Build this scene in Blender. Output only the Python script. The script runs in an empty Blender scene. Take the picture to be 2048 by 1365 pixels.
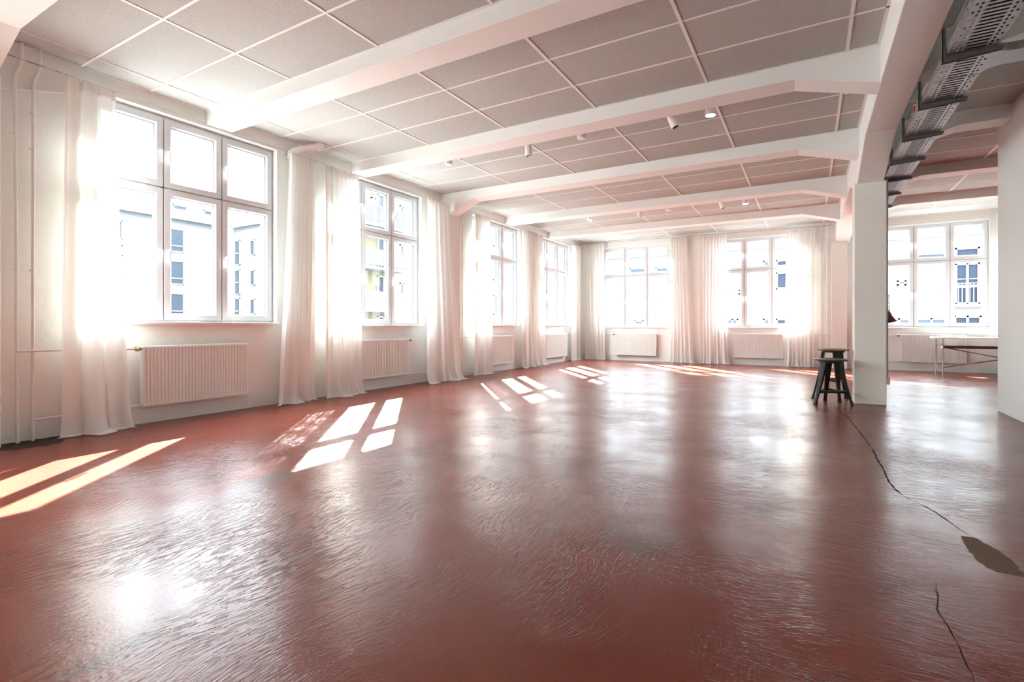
import bpy, bmesh, math, random
from mathutils import Vector, Matrix, noise

# ------------------------------------------------------------------ camera, sky, sun, exposure
sc = bpy.context.scene
COL = sc.collection
cam_d = bpy.data.cameras.new('camera')
cam = bpy.data.objects.new('camera', cam_d)
COL.objects.link(cam)
cam.location = (0, 0, 1.077)
cam.rotation_euler = (math.pi / 2, 0, 0.5264)
cam_d.lens = 18.0
cam_d.sensor_width = 36.0
cam_d.shift_y = -32.3 / 2048
cam_d.clip_start = 0.05
cam_d.clip_end = 400
sc.camera = cam
sc.view_settings.view_transform = 'Standard'
sc.view_settings.look = 'None'
sc.view_settings.gamma = 1
sc.view_settings.use_curve_mapping = False
sc.view_settings.exposure = 1.27
try:
    sc.cycles.max_bounces = 12
    sc.cycles.diffuse_bounces = 7
    sc.cycles.glossy_bounces = 4
    sc.cycles.transparent_max_bounces = 24
    sc.cycles.transmission_bounces = 6
    sc.cycles.sample_clamp_indirect = 4
    sc.cycles.use_guiding = True
    sc.cycles.use_surface_guiding = True
    sc.cycles.caustics_reflective = False
    sc.cycles.caustics_refractive = False
    sc.cycles.use_denoising = True
except Exception:
    pass

SKY = 19.0
world = bpy.data.worlds.new('sky')
sc.world = world
world.use_nodes = True
wn = world.node_tree.nodes
wl = world.node_tree.links
bg = wn['Background']
tc = wn.new('ShaderNodeTexCoord')
sp = wn.new('ShaderNodeSeparateXYZ')
rp = wn.new('ShaderNodeValToRGB')
wl.new(tc.outputs['Generated'], sp.inputs[0])
wl.new(sp.outputs['Z'], rp.inputs[0])
rp.color_ramp.elements[0].position = 0.0
rp.color_ramp.elements[0].color = (0.27, 0.295, 0.315, 1)
rp.color_ramp.elements[1].position = 0.75
rp.color_ramp.elements[1].color = (0.86, 0.95, 1.0, 1)
e2 = rp.color_ramp.elements.new(0.30)
e2.color = (0.36, 0.395, 0.42, 1)
wl.new(rp.outputs[0], bg.inputs['Color'])
bg.inputs['Strength'].default_value = SKY

sun_d = bpy.data.lights.new('sun', 'SUN')
sun = bpy.data.objects.new('sun', sun_d)
COL.objects.link(sun)
sun_d.energy = 82.0
sun_d.angle = math.radians(0.53)
sun_d.color = (1.0, 0.97, 0.93)
sun.rotation_euler = Vector((1, -1.19, -1.015)).to_track_quat('-Z', 'Y').to_euler()
sun.location = (-30, 36, 32)

XW, YB, H = -6.287, 15.14, 3.651       # left wall face, back wall face, tile ceiling
XR, YF = 6.2, -6.0                     # right wall, wall behind the camera
rnd = random.Random(7)


# ------------------------------------------------------------------ materials
def mat(name, color=(0.8, 0.8, 0.8), rough=0.6, metal=0.0, spec=0.5, bump=None, var=None, emit=None, coat=0.0):
    m = bpy.data.materials.new(name)
    m.use_nodes = True
    nt = m.node_tree
    b = nt.nodes['Principled BSDF']
    b.inputs['Base Color'].default_value = (*color, 1)
    b.inputs['Roughness'].default_value = rough
    b.inputs['Metallic'].default_value = metal
    b.inputs['Specular IOR Level'].default_value = spec
    if coat:
        b.inputs['Coat Weight'].default_value = coat
        b.inputs['Coat Roughness'].default_value = 0.15
    co = nt.nodes.new('ShaderNodeTexCoord')
    if var:                              # (scale, amount): soft procedural variation of the colour
        n = nt.nodes.new('ShaderNodeTexNoise')
        n.inputs['Scale'].default_value = var[0]
        n.inputs['Detail'].default_value = 4
        nt.links.new(co.outputs['Object'], n.inputs['Vector'])
        mx = nt.nodes.new('ShaderNodeMix')
        mx.data_type = 'RGBA'
        k = var[1]
        mx.inputs['A'].default_value = (*[max(0, c * (1 - k)) for c in color], 1)
        mx.inputs['B'].default_value = (*[min(1, c * (1 + k)) for c in color], 1)
        nt.links.new(n.outputs['Fac'], mx.inputs['Factor'])
        nt.links.new(mx.outputs['Result'], b.inputs['Base Color'])
    if bump:                             # (scale, strength, distance)
        n = nt.nodes.new('ShaderNodeTexNoise')
        n.inputs['Scale'].default_value = bump[0]
        n.inputs['Detail'].default_value = 6
        nt.links.new(co.outputs['Object'], n.inputs['Vector'])
        bp = nt.nodes.new('ShaderNodeBump')
        bp.inputs['Strength'].default_value = bump[1]
        bp.inputs['Distance'].default_value = bump[2]
        nt.links.new(n.outputs['Fac'], bp.inputs['Height'])
        nt.links.new(bp.outputs[0], b.inputs['Normal'])
    if emit:
        b.inputs['Emission Color'].default_value = (*emit[0], 1)
        b.inputs['Emission Strength'].default_value = emit[1]
    return m


M = {}
M['wall'] = mat('white_wall_paint', (0.79, 0.82, 0.79), 0.75, bump=(9, 0.35, 0.02), var=(1.3, 0.025))
M['beam'] = mat('white_concrete_paint', (0.79, 0.81, 0.785), 0.7, bump=(6, 0.25, 0.02), var=(2, 0.02))
M['column'] = mat('cream_column_paint', (0.80, 0.785, 0.72), 0.7, bump=(14, 0.3, 0.015), var=(2, 0.02))
M['partition'] = mat('smooth_white_board', (0.66, 0.675, 0.655), 0.6)
M['grid'] = mat('ceiling_rail_white', (0.80, 0.79, 0.77), 0.5)
M['pvc'] = mat('white_window_plastic', (0.66, 0.70, 0.72), 0.36, spec=0.3)
M['gasket'] = mat('black_window_gasket', (0.03, 0.03, 0.035), 0.6)
M['sill'] = mat('white_sill_paint', (0.84, 0.80, 0.76), 0.4)
M['rad'] = mat('white_radiator_enamel', (0.79, 0.825, 0.80), 0.32)
M['pipe'] = mat('white_pipe_paint', (0.79, 0.82, 0.79), 0.4)
M['brass'] = mat('brass_valve', (0.45, 0.36, 0.20), 0.35, metal=0.8)
M['chrome'] = mat('chrome_tube', (0.55, 0.54, 0.53), 0.10, metal=1.0)
M['zinc'] = mat('galvanised_steel', (0.36, 0.36, 0.365), 0.42, metal=0.9, var=(25, 0.18))
M['steel'] = mat('dull_bracket_steel', (0.11, 0.10, 0.098), 0.55, metal=0.4)
M['black'] = mat('black_cable_rubber', (0.015, 0.015, 0.017), 0.45)
M['orange'] = mat('orange_cable', (0.55, 0.10, 0.03), 0.45)
M['stool'] = mat('dark_olive_stool_lacquer', (0.013, 0.012, 0.0095), 0.42, spec=0.22, var=(12, 0.3))
M['stoolseat'] = mat('worn_dark_seat', (0.075, 0.062, 0.045), 0.42, var=(8, 0.25))
M['red'] = mat('dark_red_enamel', (0.16, 0.008, 0.012), 0.35)
M['grey'] = mat('grey_lamp_metal', (0.35, 0.35, 0.36), 0.4, metal=0.6)
M['white'] = mat('white_plastic', (0.84, 0.82, 0.80), 0.35)
M['tabletop'] = mat('white_laminate', (0.86, 0.86, 0.85), 0.3)
M['brown'] = mat('brown_ribbed_board', (0.055, 0.034, 0.027), 0.55)
M['lens'] = mat('dark_lamp_lens', (0.02, 0.02, 0.022), 0.2)
M['glow'] = mat('lit_lamp_diffuser', (1, 1, 1), 0.5, emit=((1.0, 0.96, 0.88), 9.0))
M['frost'] = mat('unlit_lamp_diffuser', (0.8, 0.8, 0.78), 0.4)
M['wire'] = mat('steel_wire', (0.30, 0.30, 0.30), 0.4, metal=0.6)
M['crack'] = mat('dark_floor_crack', (0.030, 0.012, 0.009), 0.9, spec=0.05)
M['concrete'] = mat('bare_concrete_patch', (0.125, 0.078, 0.050), 0.8, spec=0.15, bump=(140, 0.5, 0.006), var=(90, 0.45))
M['tar'] = mat('dark_brown_floor_patch', (0.030, 0.019, 0.015), 0.7, spec=0.2, var=(7, 0.3))
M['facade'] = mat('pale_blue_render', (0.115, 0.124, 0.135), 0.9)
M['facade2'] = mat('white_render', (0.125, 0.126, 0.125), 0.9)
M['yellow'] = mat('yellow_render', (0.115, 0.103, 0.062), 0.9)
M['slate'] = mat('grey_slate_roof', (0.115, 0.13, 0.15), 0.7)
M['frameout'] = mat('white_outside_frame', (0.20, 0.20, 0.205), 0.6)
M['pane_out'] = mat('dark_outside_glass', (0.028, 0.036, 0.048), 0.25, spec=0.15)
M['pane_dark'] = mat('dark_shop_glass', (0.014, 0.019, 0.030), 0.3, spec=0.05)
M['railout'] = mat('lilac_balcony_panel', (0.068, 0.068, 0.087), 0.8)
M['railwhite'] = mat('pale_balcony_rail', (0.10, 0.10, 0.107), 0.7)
M['street'] = mat('courtyard_paving', (0.22, 0.22, 0.215), 0.95)
M['blank'] = mat('grey_roof_felt', (0.25, 0.25, 0.25), 0.95)


def make_wood():
    m = bpy.data.materials.new('worn_wood_seat')
    m.use_nodes = True
    nt = m.node_tree
    b = nt.nodes['Principled BSDF']
    co = nt.nodes.new('ShaderNodeTexCoord')
    mp = nt.nodes.new('ShaderNodeMapping')
    mp.inputs['Scale'].default_value = (6, 60, 6)
    n = nt.nodes.new('ShaderNodeTexNoise')
    n.inputs['Scale'].default_value = 1
    r = nt.nodes.new('ShaderNodeValToRGB')
    r.color_ramp.elements[0].position = 0.3
    r.color_ramp.elements[0].color = (0.13, 0.075, 0.03, 1)
    r.color_ramp.elements[1].position = 0.7
    r.color_ramp.elements[1].color = (0.30, 0.185, 0.085, 1)
    nt.links.new(co.outputs['Object'], mp.inputs[0])
    nt.links.new(mp.outputs[0], n.inputs['Vector'])
    nt.links.new(n.outputs['Fac'], r.inputs[0])
    nt.links.new(r.outputs[0], b.inputs['Base Color'])
    b.inputs['Roughness'].default_value = 0.35
    return m


def make_tile():
    m = bpy.data.materials.new('mineral_fibre_tile')
    m.use_nodes = True
    nt = m.node_tree
    b = nt.nodes['Principled BSDF']
    co = nt.nodes.new('ShaderNodeTexCoord')
    n = nt.nodes.new('ShaderNodeTexNoise')
    n.inputs['Scale'].default_value = 110
    n.inputs['Detail'].default_value = 3
    r = nt.nodes.new('ShaderNodeValToRGB')
    r.color_ramp.elements[0].position = 0.35
    r.color_ramp.elements[0].color = (0.40, 0.415, 0.395, 1)
    r.color_ramp.elements[1].position = 0.65
    r.color_ramp.elements[1].color = (0.50, 0.515, 0.49, 1)
    nt.links.new(co.outputs['Object'], n.inputs['Vector'])
    nt.links.new(n.outputs['Fac'], r.inputs[0])
    nt.links.new(r.outputs[0], b.inputs['Base Color'])
    b.inputs['Roughness'].default_value = 0.95
    b.inputs['Specular IOR Level'].default_value = 0.1
    return m


def make_glass():
    m = bpy.data.materials.new('window_glass')
    m.use_nodes = True
    nt = m.node_tree
    for n in list(nt.nodes):
        nt.nodes.remove(n)
    o = nt.nodes.new('ShaderNodeOutputMaterial')
    t = nt.nodes.new('ShaderNodeBsdfTransparent')
    t.inputs[0].default_value = (0.93, 0.955, 0.96, 1)
    g = nt.nodes.new('ShaderNodeBsdfGlossy')
    g.inputs['Roughness'].default_value = 0.02
    f = nt.nodes.new('ShaderNodeFresnel')
    ge = nt.nodes.new('ShaderNodeNewGeometry')
    io = nt.nodes.new('ShaderNodeMapRange')           # the same thin pane seen from either side
    io.inputs['To Min'].default_value = 1.35
    io.inputs['To Max'].default_value = 1 / 1.35
    nt.links.new(ge.outputs['Backfacing'], io.inputs['Value'])
    nt.links.new(io.outputs[0], f.inputs[0])
    mx = nt.nodes.new('ShaderNodeMixShader')
    nt.links.new(f.outputs[0], mx.inputs[0])
    nt.links.new(t.outputs[0], mx.inputs[1])
    nt.links.new(g.outputs[0], mx.inputs[2])
    nt.links.new(mx.outputs[0], o.inputs[0])
    return m


def make_cloth(name, col, tl, tr):
    m = bpy.data.materials.new(name)
    m.use_nodes = True
    nt = m.node_tree
    for n in list(nt.nodes):
        nt.nodes.remove(n)
    o = nt.nodes.new('ShaderNodeOutputMaterial')
    d = nt.nodes.new('ShaderNodeBsdfDiffuse')
    d.inputs[0].default_value = (*col, 1)
    t = nt.nodes.new('ShaderNodeBsdfTranslucent')
    t.inputs[0].default_value = (*col, 1)
    p = nt.nodes.new('ShaderNodeBsdfTransparent')
    co = nt.nodes.new('ShaderNodeTexCoord')
    n = nt.nodes.new('ShaderNodeTexNoise')
    n.inputs['Scale'].default_value = 260
    nt.links.new(co.outputs['Object'], n.inputs['Vector'])
    bp = nt.nodes.new('ShaderNodeBump')
    bp.inputs['Strength'].default_value = 0.15
    bp.inputs['Distance'].default_value = 0.003
    nt.links.new(n.outputs['Fac'], bp.inputs['Height'])
    nt.links.new(bp.outputs[0], d.inputs['Normal'])
    m1 = nt.nodes.new('ShaderNodeMixShader')
    m1.inputs[0].default_value = tl
    m2 = nt.nodes.new('ShaderNodeMixShader')
    m2.inputs[0].default_value = tr
    nt.links.new(d.outputs[0], m1.inputs[1])
    nt.links.new(t.outputs[0], m1.inputs[2])
    nt.links.new(m1.outputs[0], m2.inputs[1])
    nt.links.new(p.outputs[0], m2.inputs[2])
    nt.links.new(m2.outputs[0], o.inputs[0])
    return m


def make_floor():
    m = bpy.data.materials.new('glossy_red_screed')
    m.use_nodes = True
    nt = m.node_tree
    L = nt.links
    N = nt.nodes
    b = N['Principled BSDF']
    co = N.new('ShaderNodeTexCoord')

    def noise_n(scale, detail=4, rough=0.5, vec=None, dist=0.0):
        n = N.new('ShaderNodeTexNoise')
        n.inputs['Scale'].default_value = scale
        n.inputs['Detail'].default_value = detail
        n.inputs['Roughness'].default_value = rough
        n.inputs['Distortion'].default_value = dist
        L.new(vec if vec is not None else co.outputs['Object'], n.inputs['Vector'])
        return n.outputs['Fac']

    def mapping(rot, scale):
        mp = N.new('ShaderNodeMapping')
        mp.vector_type = 'POINT'
        mp.inputs['Rotation'].default_value = (0, 0, rot)
        mp.inputs['Scale'].default_value = scale
        L.new(co.outputs['Object'], mp.inputs[0])
        return mp.outputs[0]

    def ramp(src, a, c, lo=0.0, hi=1.0):
        r = N.new('ShaderNodeMapRange')
        r.inputs['From Min'].default_value = a
        r.inputs['From Max'].default_value = c
        r.inputs['To Min'].default_value = lo
        r.inputs['To Max'].default_value = hi
        L.new(src, r.inputs['Value'])
        return r.outputs[0]

    def math_n(op, x, y):
        n = N.new('ShaderNodeMath')
        n.operation = op
        for i, v in enumerate((x, y)):
            if isinstance(v, (int, float)):
                n.inputs[i].default_value = v
            else:
                L.new(v, n.inputs[i])
        return n.outputs[0]

    def mixc(f, a, c):
        mx = N.new('ShaderNodeMix')
        mx.data_type = 'RGBA'
        L.new(f, mx.inputs['Factor'])
        for k, v in (('A', a), ('B', c)):
            if isinstance(v, tuple):
                mx.inputs[k].default_value = (*v, 1)
            else:
                L.new(v, mx.inputs[k])
        return mx.outputs['Result']

    big = noise_n(0.42, 3)
    mid = noise_n(2.1, 5)
    # trowel drags: two sets of streaks, one along the room, one across it
    wob = N.new('ShaderNodeVectorMath')
    wob.operation = 'ADD'
    wn_ = N.new('ShaderNodeTexNoise')
    wn_.inputs['Scale'].default_value = 0.8
    wn_.inputs['Detail'].default_value = 2
    L.new(co.outputs['Object'], wn_.inputs['Vector'])
    wsc = N.new('ShaderNodeVectorMath')
    wsc.operation = 'SCALE'
    wsc.inputs['Scale'].default_value = 0.55
    L.new(wn_.outputs['Color'], wsc.inputs[0])
    L.new(co.outputs['Object'], wob.inputs[0])
    L.new(wsc.outputs[0], wob.inputs[1])

    def mapw(rot, scale):
        mp = N.new('ShaderNodeMapping')
        mp.inputs['Rotation'].default_value = (0, 0, rot)
        mp.inputs['Scale'].default_value = scale
        L.new(wob.outputs[0], mp.inputs[0])
        return mp.outputs[0]
    s1 = noise_n(1.0, 2.5, 0.5, mapw(math.radians(8), (105, 13, 1)), 0.2)
    s2 = noise_n(1.0, 2.5, 0.5, mapw(math.radians(18), (12, 110, 1)), 0.2)
    zone = ramp(noise_n(0.33, 2), 0.42, 0.58)
    sep = N.new('ShaderNodeSeparateXYZ')
    L.new(co.outputs['Object'], sep.inputs[0])
    along = ramp(math_n('ADD', sep.outputs['X'], math_n('MULTIPLY', sep.outputs['Y'], 0.55)), -0.4, 1.2)
    pick = ramp(math_n('ADD', math_n('MULTIPLY', along, 0.75), math_n('MULTIPLY', zone, 0.35)), 0.35, 0.75)
    st = N.new('ShaderNodeMix')
    L.new(pick, st.inputs['Factor'])
    L.new(s1, st.inputs['A'])
    L.new(s2, st.inputs['B'])
    streak = st.outputs['Result']
    patch = ramp(noise_n(1.1, 3, 0.5), 0.36, 0.68)      # where the trowel has torn the surface
    tear = math_n('MULTIPLY', ramp(streak, 0.53, 0.66), patch)
    pits = ramp(noise_n(55, 2), 0.66, 0.72)
    fine = noise_n(70, 1)
    swell = noise_n(1.5, 1.5)
    # swirl rings left by the float
    vor = N.new('ShaderNodeTexVoronoi')
    vor.inputs['Scale'].default_value = 0.85
    L.new(co.outputs['Object'], vor.inputs['Vector'])
    ring = N.new('ShaderNodeMath')
    ring.operation = 'SINE'
    L.new(math_n('MULTIPLY', math_n('ADD', vor.outputs['Distance'], math_n('MULTIPLY', mid, 0.12)), 190.0), ring.inputs[0])
    ringm = math_n('MULTIPLY', ring.outputs[0], ramp(noise_n(0.9, 2), 0.52, 0.68))

    c = mixc(ramp(big, 0.35, 0.65), (0.138, 0.0270, 0.0176), (0.174, 0.0372, 0.0225))
    c = mixc(ramp(mid, 0.45, 0.75, 0, 0.5), c, (0.112, 0.0205, 0.0130))
    c = mixc(ramp(noise_n(0.6, 3, 0.5, mapping(0.6, (1, 1.7, 1))), 0.55, 0.75, 0, 0.55), c, (0.165, 0.043, 0.0190))
    c = mixc(math_n('MULTIPLY', tear, 0.85), c, (0.046, 0.0180, 0.0130))
    c = mixc(math_n('MULTIPLY', pits, math_n('MULTIPLY', patch, 0.85)), c, (0.026, 0.016, 0.012))

    # the worn grey smudges
    def blot(x, y, rx, ry, rot, colr, amt, c):
        mp = N.new('ShaderNodeMapping')
        mp.vector_type = 'TEXTURE'
        mp.inputs['Location'].default_value = (x, y, 0)
        mp.inputs['Rotation'].default_value = (0, 0, rot)
        mp.inputs['Scale'].default_value = (rx, ry, 1)
        L.new(co.outputs['Object'], mp.inputs[0])
        ln = N.new('ShaderNodeVectorMath')
        ln.operation = 'LENGTH'
        L.new(mp.outputs[0], ln.inputs[0])
        e = math_n('ADD', ln.outputs['Value'], math_n('MULTIPLY', math_n('SUBTRACT', noise_n(14, 5, 0.7), 0.5), 1.4))
        return mixc(ramp(e, 0.45, 1.1, amt, 0), c, colr)
    c = blot(-3.28, 2.24, 0.13, 0.36, 0.0, (0.085, 0.06, 0.05), 0.75, c)
    c = blot(-1.96, 0.79, 0.06, 0.16, 0.0, (0.062, 0.028, 0.020), 0.6, c)
    c = blot(-0.75, 2.6, 0.22, 0.34, 0.3, (0.05, 0.024, 0.018), 0.5, c)
    L.new(c, b.inputs['Base Color'])
    ro = math_n('ADD', 0.225, math_n('ADD', math_n('MULTIPLY', tear, 0.022), math_n('MULTIPLY', ramp(mid, 0.3, 0.7), 0.02)))
    L.new(ro, b.inputs['Roughness'])
    b.inputs['Specular IOR Level'].default_value = 0.19
    h = math_n('ADD', math_n('MULTIPLY', streak, math_n('ADD', math_n('MULTIPLY', patch, 0.80), 0.24)),
               math_n('ADD', math_n('MULTIPLY', swell, 4.0), math_n('MULTIPLY', ringm, 0.05)))
    h = math_n('SUBTRACT', h, math_n('ADD', math_n('MULTIPLY', pits, math_n('MULTIPLY', patch, 0.5)), math_n('MULTIPLY', tear, 0.8)))
    h = math_n('ADD', h, math_n('MULTIPLY', fine, 0.16))
    bp = N.new('ShaderNodeBump')
    bp.inputs['Strength'].default_value = 1.0
    bp.inputs['Distance'].default_value = 0.0025
    L.new(h, bp.inputs['Height'])
    L.new(bp.outputs[0], b.inputs['Normal'])
    return m


M['wood'] = make_wood()
M['tile'] = make_tile()
M['glass'] = make_glass()
M['cloth'] = make_cloth('sheer_white_cotton', (0.915, 0.925, 0.90), 0.31, 0.03)
M['hem'] = make_cloth('doubled_cotton_header', (0.86, 0.81, 0.74), 0.35, 0.03)
M['floor'] = make_floor()


# ------------------------------------------------------------------ mesh helpers
class MB:
    def __init__(s):
        s.v = []
        s.f = []

    def add(s, verts, faces):
        o = len(s.v)
        s.v += [tuple(p) for p in verts]
        s.f += [tuple(i + o for i in f) for f in faces]
        return s

    def box(s, x0, x1, y0, y1, z0, z1):
        v = [(x, y, z) for z in (z0, z1) for y in (y0, y1) for x in (x0, x1)]
        return s.add(v, [(0, 2, 3, 1), (4, 5, 7, 6), (0, 1, 5, 4), (2, 6, 7, 3), (0, 4, 6, 2), (1, 3, 7, 5)])

    def obox(s, c, ax, ay, az, hx, hy, hz):
        c, ax, ay, az = Vector(c), Vector(ax), Vector(ay), Vector(az)
        v = [c + ax * (hx * i) + ay * (hy * j) + az * (hz * k) for k in (-1, 1) for j in (-1, 1) for i in (-1, 1)]
        return s.add(v, [(0, 2, 3, 1), (4, 5, 7, 6), (0, 1, 5, 4), (2, 6, 7, 3), (0, 4, 6, 2), (1, 3, 7, 5)])

    def prism(s, pts, axis, a, b):
        """pts: 2-D outline; extruded along axis ('x','y','z') from a to b."""
        n = len(pts)

        def P(p, t):
            return {'x': (t, p[0], p[1]), 'y': (p[0], t, p[1]), 'z': (p[0], p[1], t)}[axis]
        v = [P(p, a) for p in pts] + [P(p, b) for p in pts]
        f = [tuple(range(n))[::-1], tuple(range(n, 2 * n))] + [(i, (i + 1) % n, n + (i + 1) % n, n + i) for i in range(n)]
        return s.add(v, f)

    def tube(s, pts, r, n=10, caps=True):
        pts = [Vector(p) for p in pts]
        m = len(pts)
        rs = r if isinstance(r, (list, tuple)) else [r] * m
        t0 = (pts[1] - pts[0]).normalized()
        ref = Vector((0, 0, 1)) if abs(t0.z) < 0.9 else Vector((1, 0, 0))
        u = t0.cross(ref).normalized()
        v, f = [], []
        for i, p in enumerate(pts):
            if i == 0:
                t = t0
            elif i == m - 1:
                t = (pts[i] - pts[i - 1]).normalized()
            else:
                t = ((pts[i + 1] - p).normalized() + (p - pts[i - 1]).normalized()).normalized()
            u = (u - t * u.dot(t)).normalized()
            w = t.cross(u)
            for k in range(n):
                a = 2 * math.pi * k / n
                v.append(p + (u * math.cos(a) + w * math.sin(a)) * rs[i])
        for i in range(m - 1):
            for k in range(n):
                k2 = (k + 1) % n
                f.append((i * n + k, i * n + k2, (i + 1) * n + k2, (i + 1) * n + k))
        if caps:
            f.append(tuple(range(n))[::-1])
            f.append(tuple(range((m - 1) * n, m * n)))
        return s.add(v, f)

    def lathe(s, prof, c, n=28, axis=None, caps=True):
        """prof: (radius, height) list about the z axis through c, or about `axis`."""
        c = Vector(c)
        R = axis.normalized().to_track_quat('Z', 'Y').to_matrix() if axis is not None else Matrix.Identity(3)
        v, f = [], []
        for r, z in prof:
            for k in range(n):
                a = 2 * math.pi * k / n
                v.append(c + R @ Vector((r * math.cos(a), r * math.sin(a), z)))
        for i in range(len(prof) - 1):
            for k in range(n):
                k2 = (k + 1) % n
                f.append((i * n + k, i * n + k2, (i + 1) * n + k2, (i + 1) * n + k))
        if caps:
            f.append(tuple(range(n))[::-1])
            f.append(tuple(range((len(prof) - 1) * n, len(prof) * n)))
        return s.add(v, f)

    def build(s, name, m, parent=None, smooth=False, bevel=0.0, solid=0.0):
        me = bpy.data.meshes.new(name)
        me.from_pydata(s.v, [], s.f)
        bm = bmesh.new()
        bm.from_mesh(me)
        bmesh.ops.recalc_face_normals(bm, faces=bm.faces)
        bm.to_mesh(me)
        bm.free()
        me.materials.append(m)
        if smooth:
            me.polygons.foreach_set('use_smooth', [True] * len(me.polygons))
            try:
                me.set_sharp_from_angle(angle=math.radians(40))
            except Exception:
                pass
        o = bpy.data.objects.new(name, me)
        COL.objects.link(o)
        if parent is not None:
            o.parent = parent
        if solid:
            md = o.modifiers.new('thickness', 'SOLIDIFY')
            md.thickness = solid
            md.offset = 0
        if bevel:
            md = o.modifiers.new('edge', 'BEVEL')
            md.width = bevel
            md.segments = 2
            md.limit_method = 'ANGLE'
        return o


def thing(name, label, cat, loc=(0, 0, 0), group=None):
    o = bpy.data.objects.new(name, None)
    o.empty_display_size = 0.1
    COL.objects.link(o)
    o.location = loc
    tag(o, label, cat, group)
    return o


def tag(o, label, cat, group=None, kind=None):
    o['label'] = label
    o['category'] = cat
    if group:
        o['group'] = group
    if kind:
        o['kind'] = kind
    return o


def struct(o):
    o['kind'] = 'structure'
    return o


def shift(mb, loc):
    l = Vector(loc)
    mb.v = [tuple(Vector(p) - l) for p in mb.v]
    return mb


# ------------------------------------------------------------------ room shell
WIN_L = [  # y0, mullion1, mullion2, y1, z offset      (left wall)
    (2.36, 3.055, 3.725, 4.43, 0.035),
    (5.37, 6.05, 6.73, 7.44, 0.0),
    (9.11, 9.80, 10.49, 11.18, 0.0),
    (12.23, 12.91, 13.60, 14.29, 0.0),
    (-1.55, -0.86, -0.17, 0.55, 0.0),
    (-4.60, -3.91, -3.22, -2.50, 0.0)]
WIN_B = [  # x0, m1, m2, x1                              (back wall)
    (-5.56, -4.86, -4.185, -3.52),
    (-2.215, -1.536, -0.864, -0.19),
    (1.45, 2.128, 2.79, 3.46)]
LZ0, LTR, LZ1 = 1.075, 2.645, 3.455
BZ0, BTR, BZ1 = 1.015, 2.57, 3.425
TH = 0.36

fl = MB()
fl.box(XW - 0.05, XR + 0.05, YF - 0.05, YB + 0.05, -0.12, 0.0)
floor = struct(fl.build('floor', M['floor']))

ce = MB()
ce.box(XW - 0.05, XR + 0.05, YF - 0.05, YB + 0.05, H, H + 0.12)
ceiling = struct(ce.build('ceiling', M['tile']))
rf = MB()
rf.box(XW - TH, XR + TH, YF - TH, YB + TH, H + 0.12, H + 0.4)
struct(rf.build('roof_slab', M['blank']))

w = MB()
ys = sorted([(a[0], a[3], a[4]) for a in WIN_L])
prev = YF - TH
for (a, b, zo) in ys:
    w.box(XW - TH, XW, prev, a, -0.12, H + 0.1)
    w.box(XW - TH, XW, a, b, -0.12, LZ0 + zo - 0.03)
    w.box(XW - TH, XW, a, b, LZ1 + 0.012, H + 0.1)
    w.box(XW - TH, XW - 0.22, a, b, LZ1 - 0.045, LZ1 + 0.012)      # outer rebate
    prev = b
w.box(XW - TH, XW, prev, YB + TH, -0.12, H + 0.1)
# plaster fascia over the recessed wall panels next to the pilasters
struct(w.build('wall_left', M['wall']))
for i, (y0, y1, za, zb) in enumerate(((1.63, 2.30, 3.18, 3.39), (8.42, 9.02, 3.20, 3.40))):
    w = MB()
    w.prism([(y0, za), (y1, zb), (y1, H), (y0, H)], 'x', XW, XW + 0.035)
    struct(w.build('trim_%d' % (i + 1), M['wall']))

w = MB()
prev = XW - TH
for (a, m1, m2, b) in WIN_B:
    w.box(prev, a, YB, YB + TH, -0.12, H + 0.1)
    w.box(a, b, YB, YB + TH, -0.12, BZ0 - 0.03)
    w.box(a, b, YB, YB + TH, BZ1 + 0.012, H + 0.1)
    prev = b
w.box(prev, XR + TH, YB, YB + TH, -0.12, H + 0.1)
struct(w.build('wall_back', M['wall']))
w = MB()
w.box(XR, XR + TH, YF - TH, YB + TH, -0.12, H + 0.1)
struct(w.build('wall_right', M['wall']))
w = MB()
w.box(XW - TH, XR + TH, YF - TH, YF, -0.12, H + 0.1)
struct(w.build('wall_front', M['wall']))
w = MB()
w.box(2.035, 2.155, YF, 8.59, 0.0, H)
struct(w.build('wall_partition', M['partition'], bevel=0.004))

# pilasters on the left wall and at the back, columns, girder, beams
BEAMS = [(-3.40, -3.09), (-1.10, -0.79), (1.28, 1.60), (3.48, 3.79), (5.75, 6.05), (8.06, 8.37), (10.48, 10.79), (12.82, 13.12)]
BZ = 3.493
GX0, GX1, GZ = 0.56, 0.86, 3.30
for i, (a, b) in enumerate(BEAMS):
    pier = i in (2, 5)
    o = [(XW, H + 0.02)]
    if pier:
        o += [(XW, 3.25), (XW + 0.17, 3.25), (XW + 0.72, BZ)]
    else:
        o += [(XW, BZ)]
    o += [(-0.13, BZ), (GX0 + 0.01, GZ), (GX0 + 0.01, H + 0.02)]
    mb = MB()
    mb.prism(o, 'y', a, b)
    struct(mb.build('ceiling_beam', M['beam'], bevel=0.006))
    o = [(GX1 - 0.01, H + 0.02), (GX1 - 0.01, GZ), (1.56, BZ), (XR, BZ), (XR, H + 0.02)]
    mb = MB()
    mb.prism(o, 'y', a, b)
    struct(mb.build('ceiling_beam', M['beam'], bevel=0.006))
for (a, b) in ((1.28, 1.63), (8.06, 8.42)):
    mb = MB()
    mb.box(XW - 0.01, XW + 0.165, a, b, 0, 3.26)
    struct(mb.build('pilaster', M['wall'], bevel=0.008))
mb = MB()
mb.box(0.478, 0.80, YB - 0.14, YB + 0.02, 0, 3.13)
struct(mb.build('pilaster', M['wall'], bevel=0.008))
mb = MB()
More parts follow.
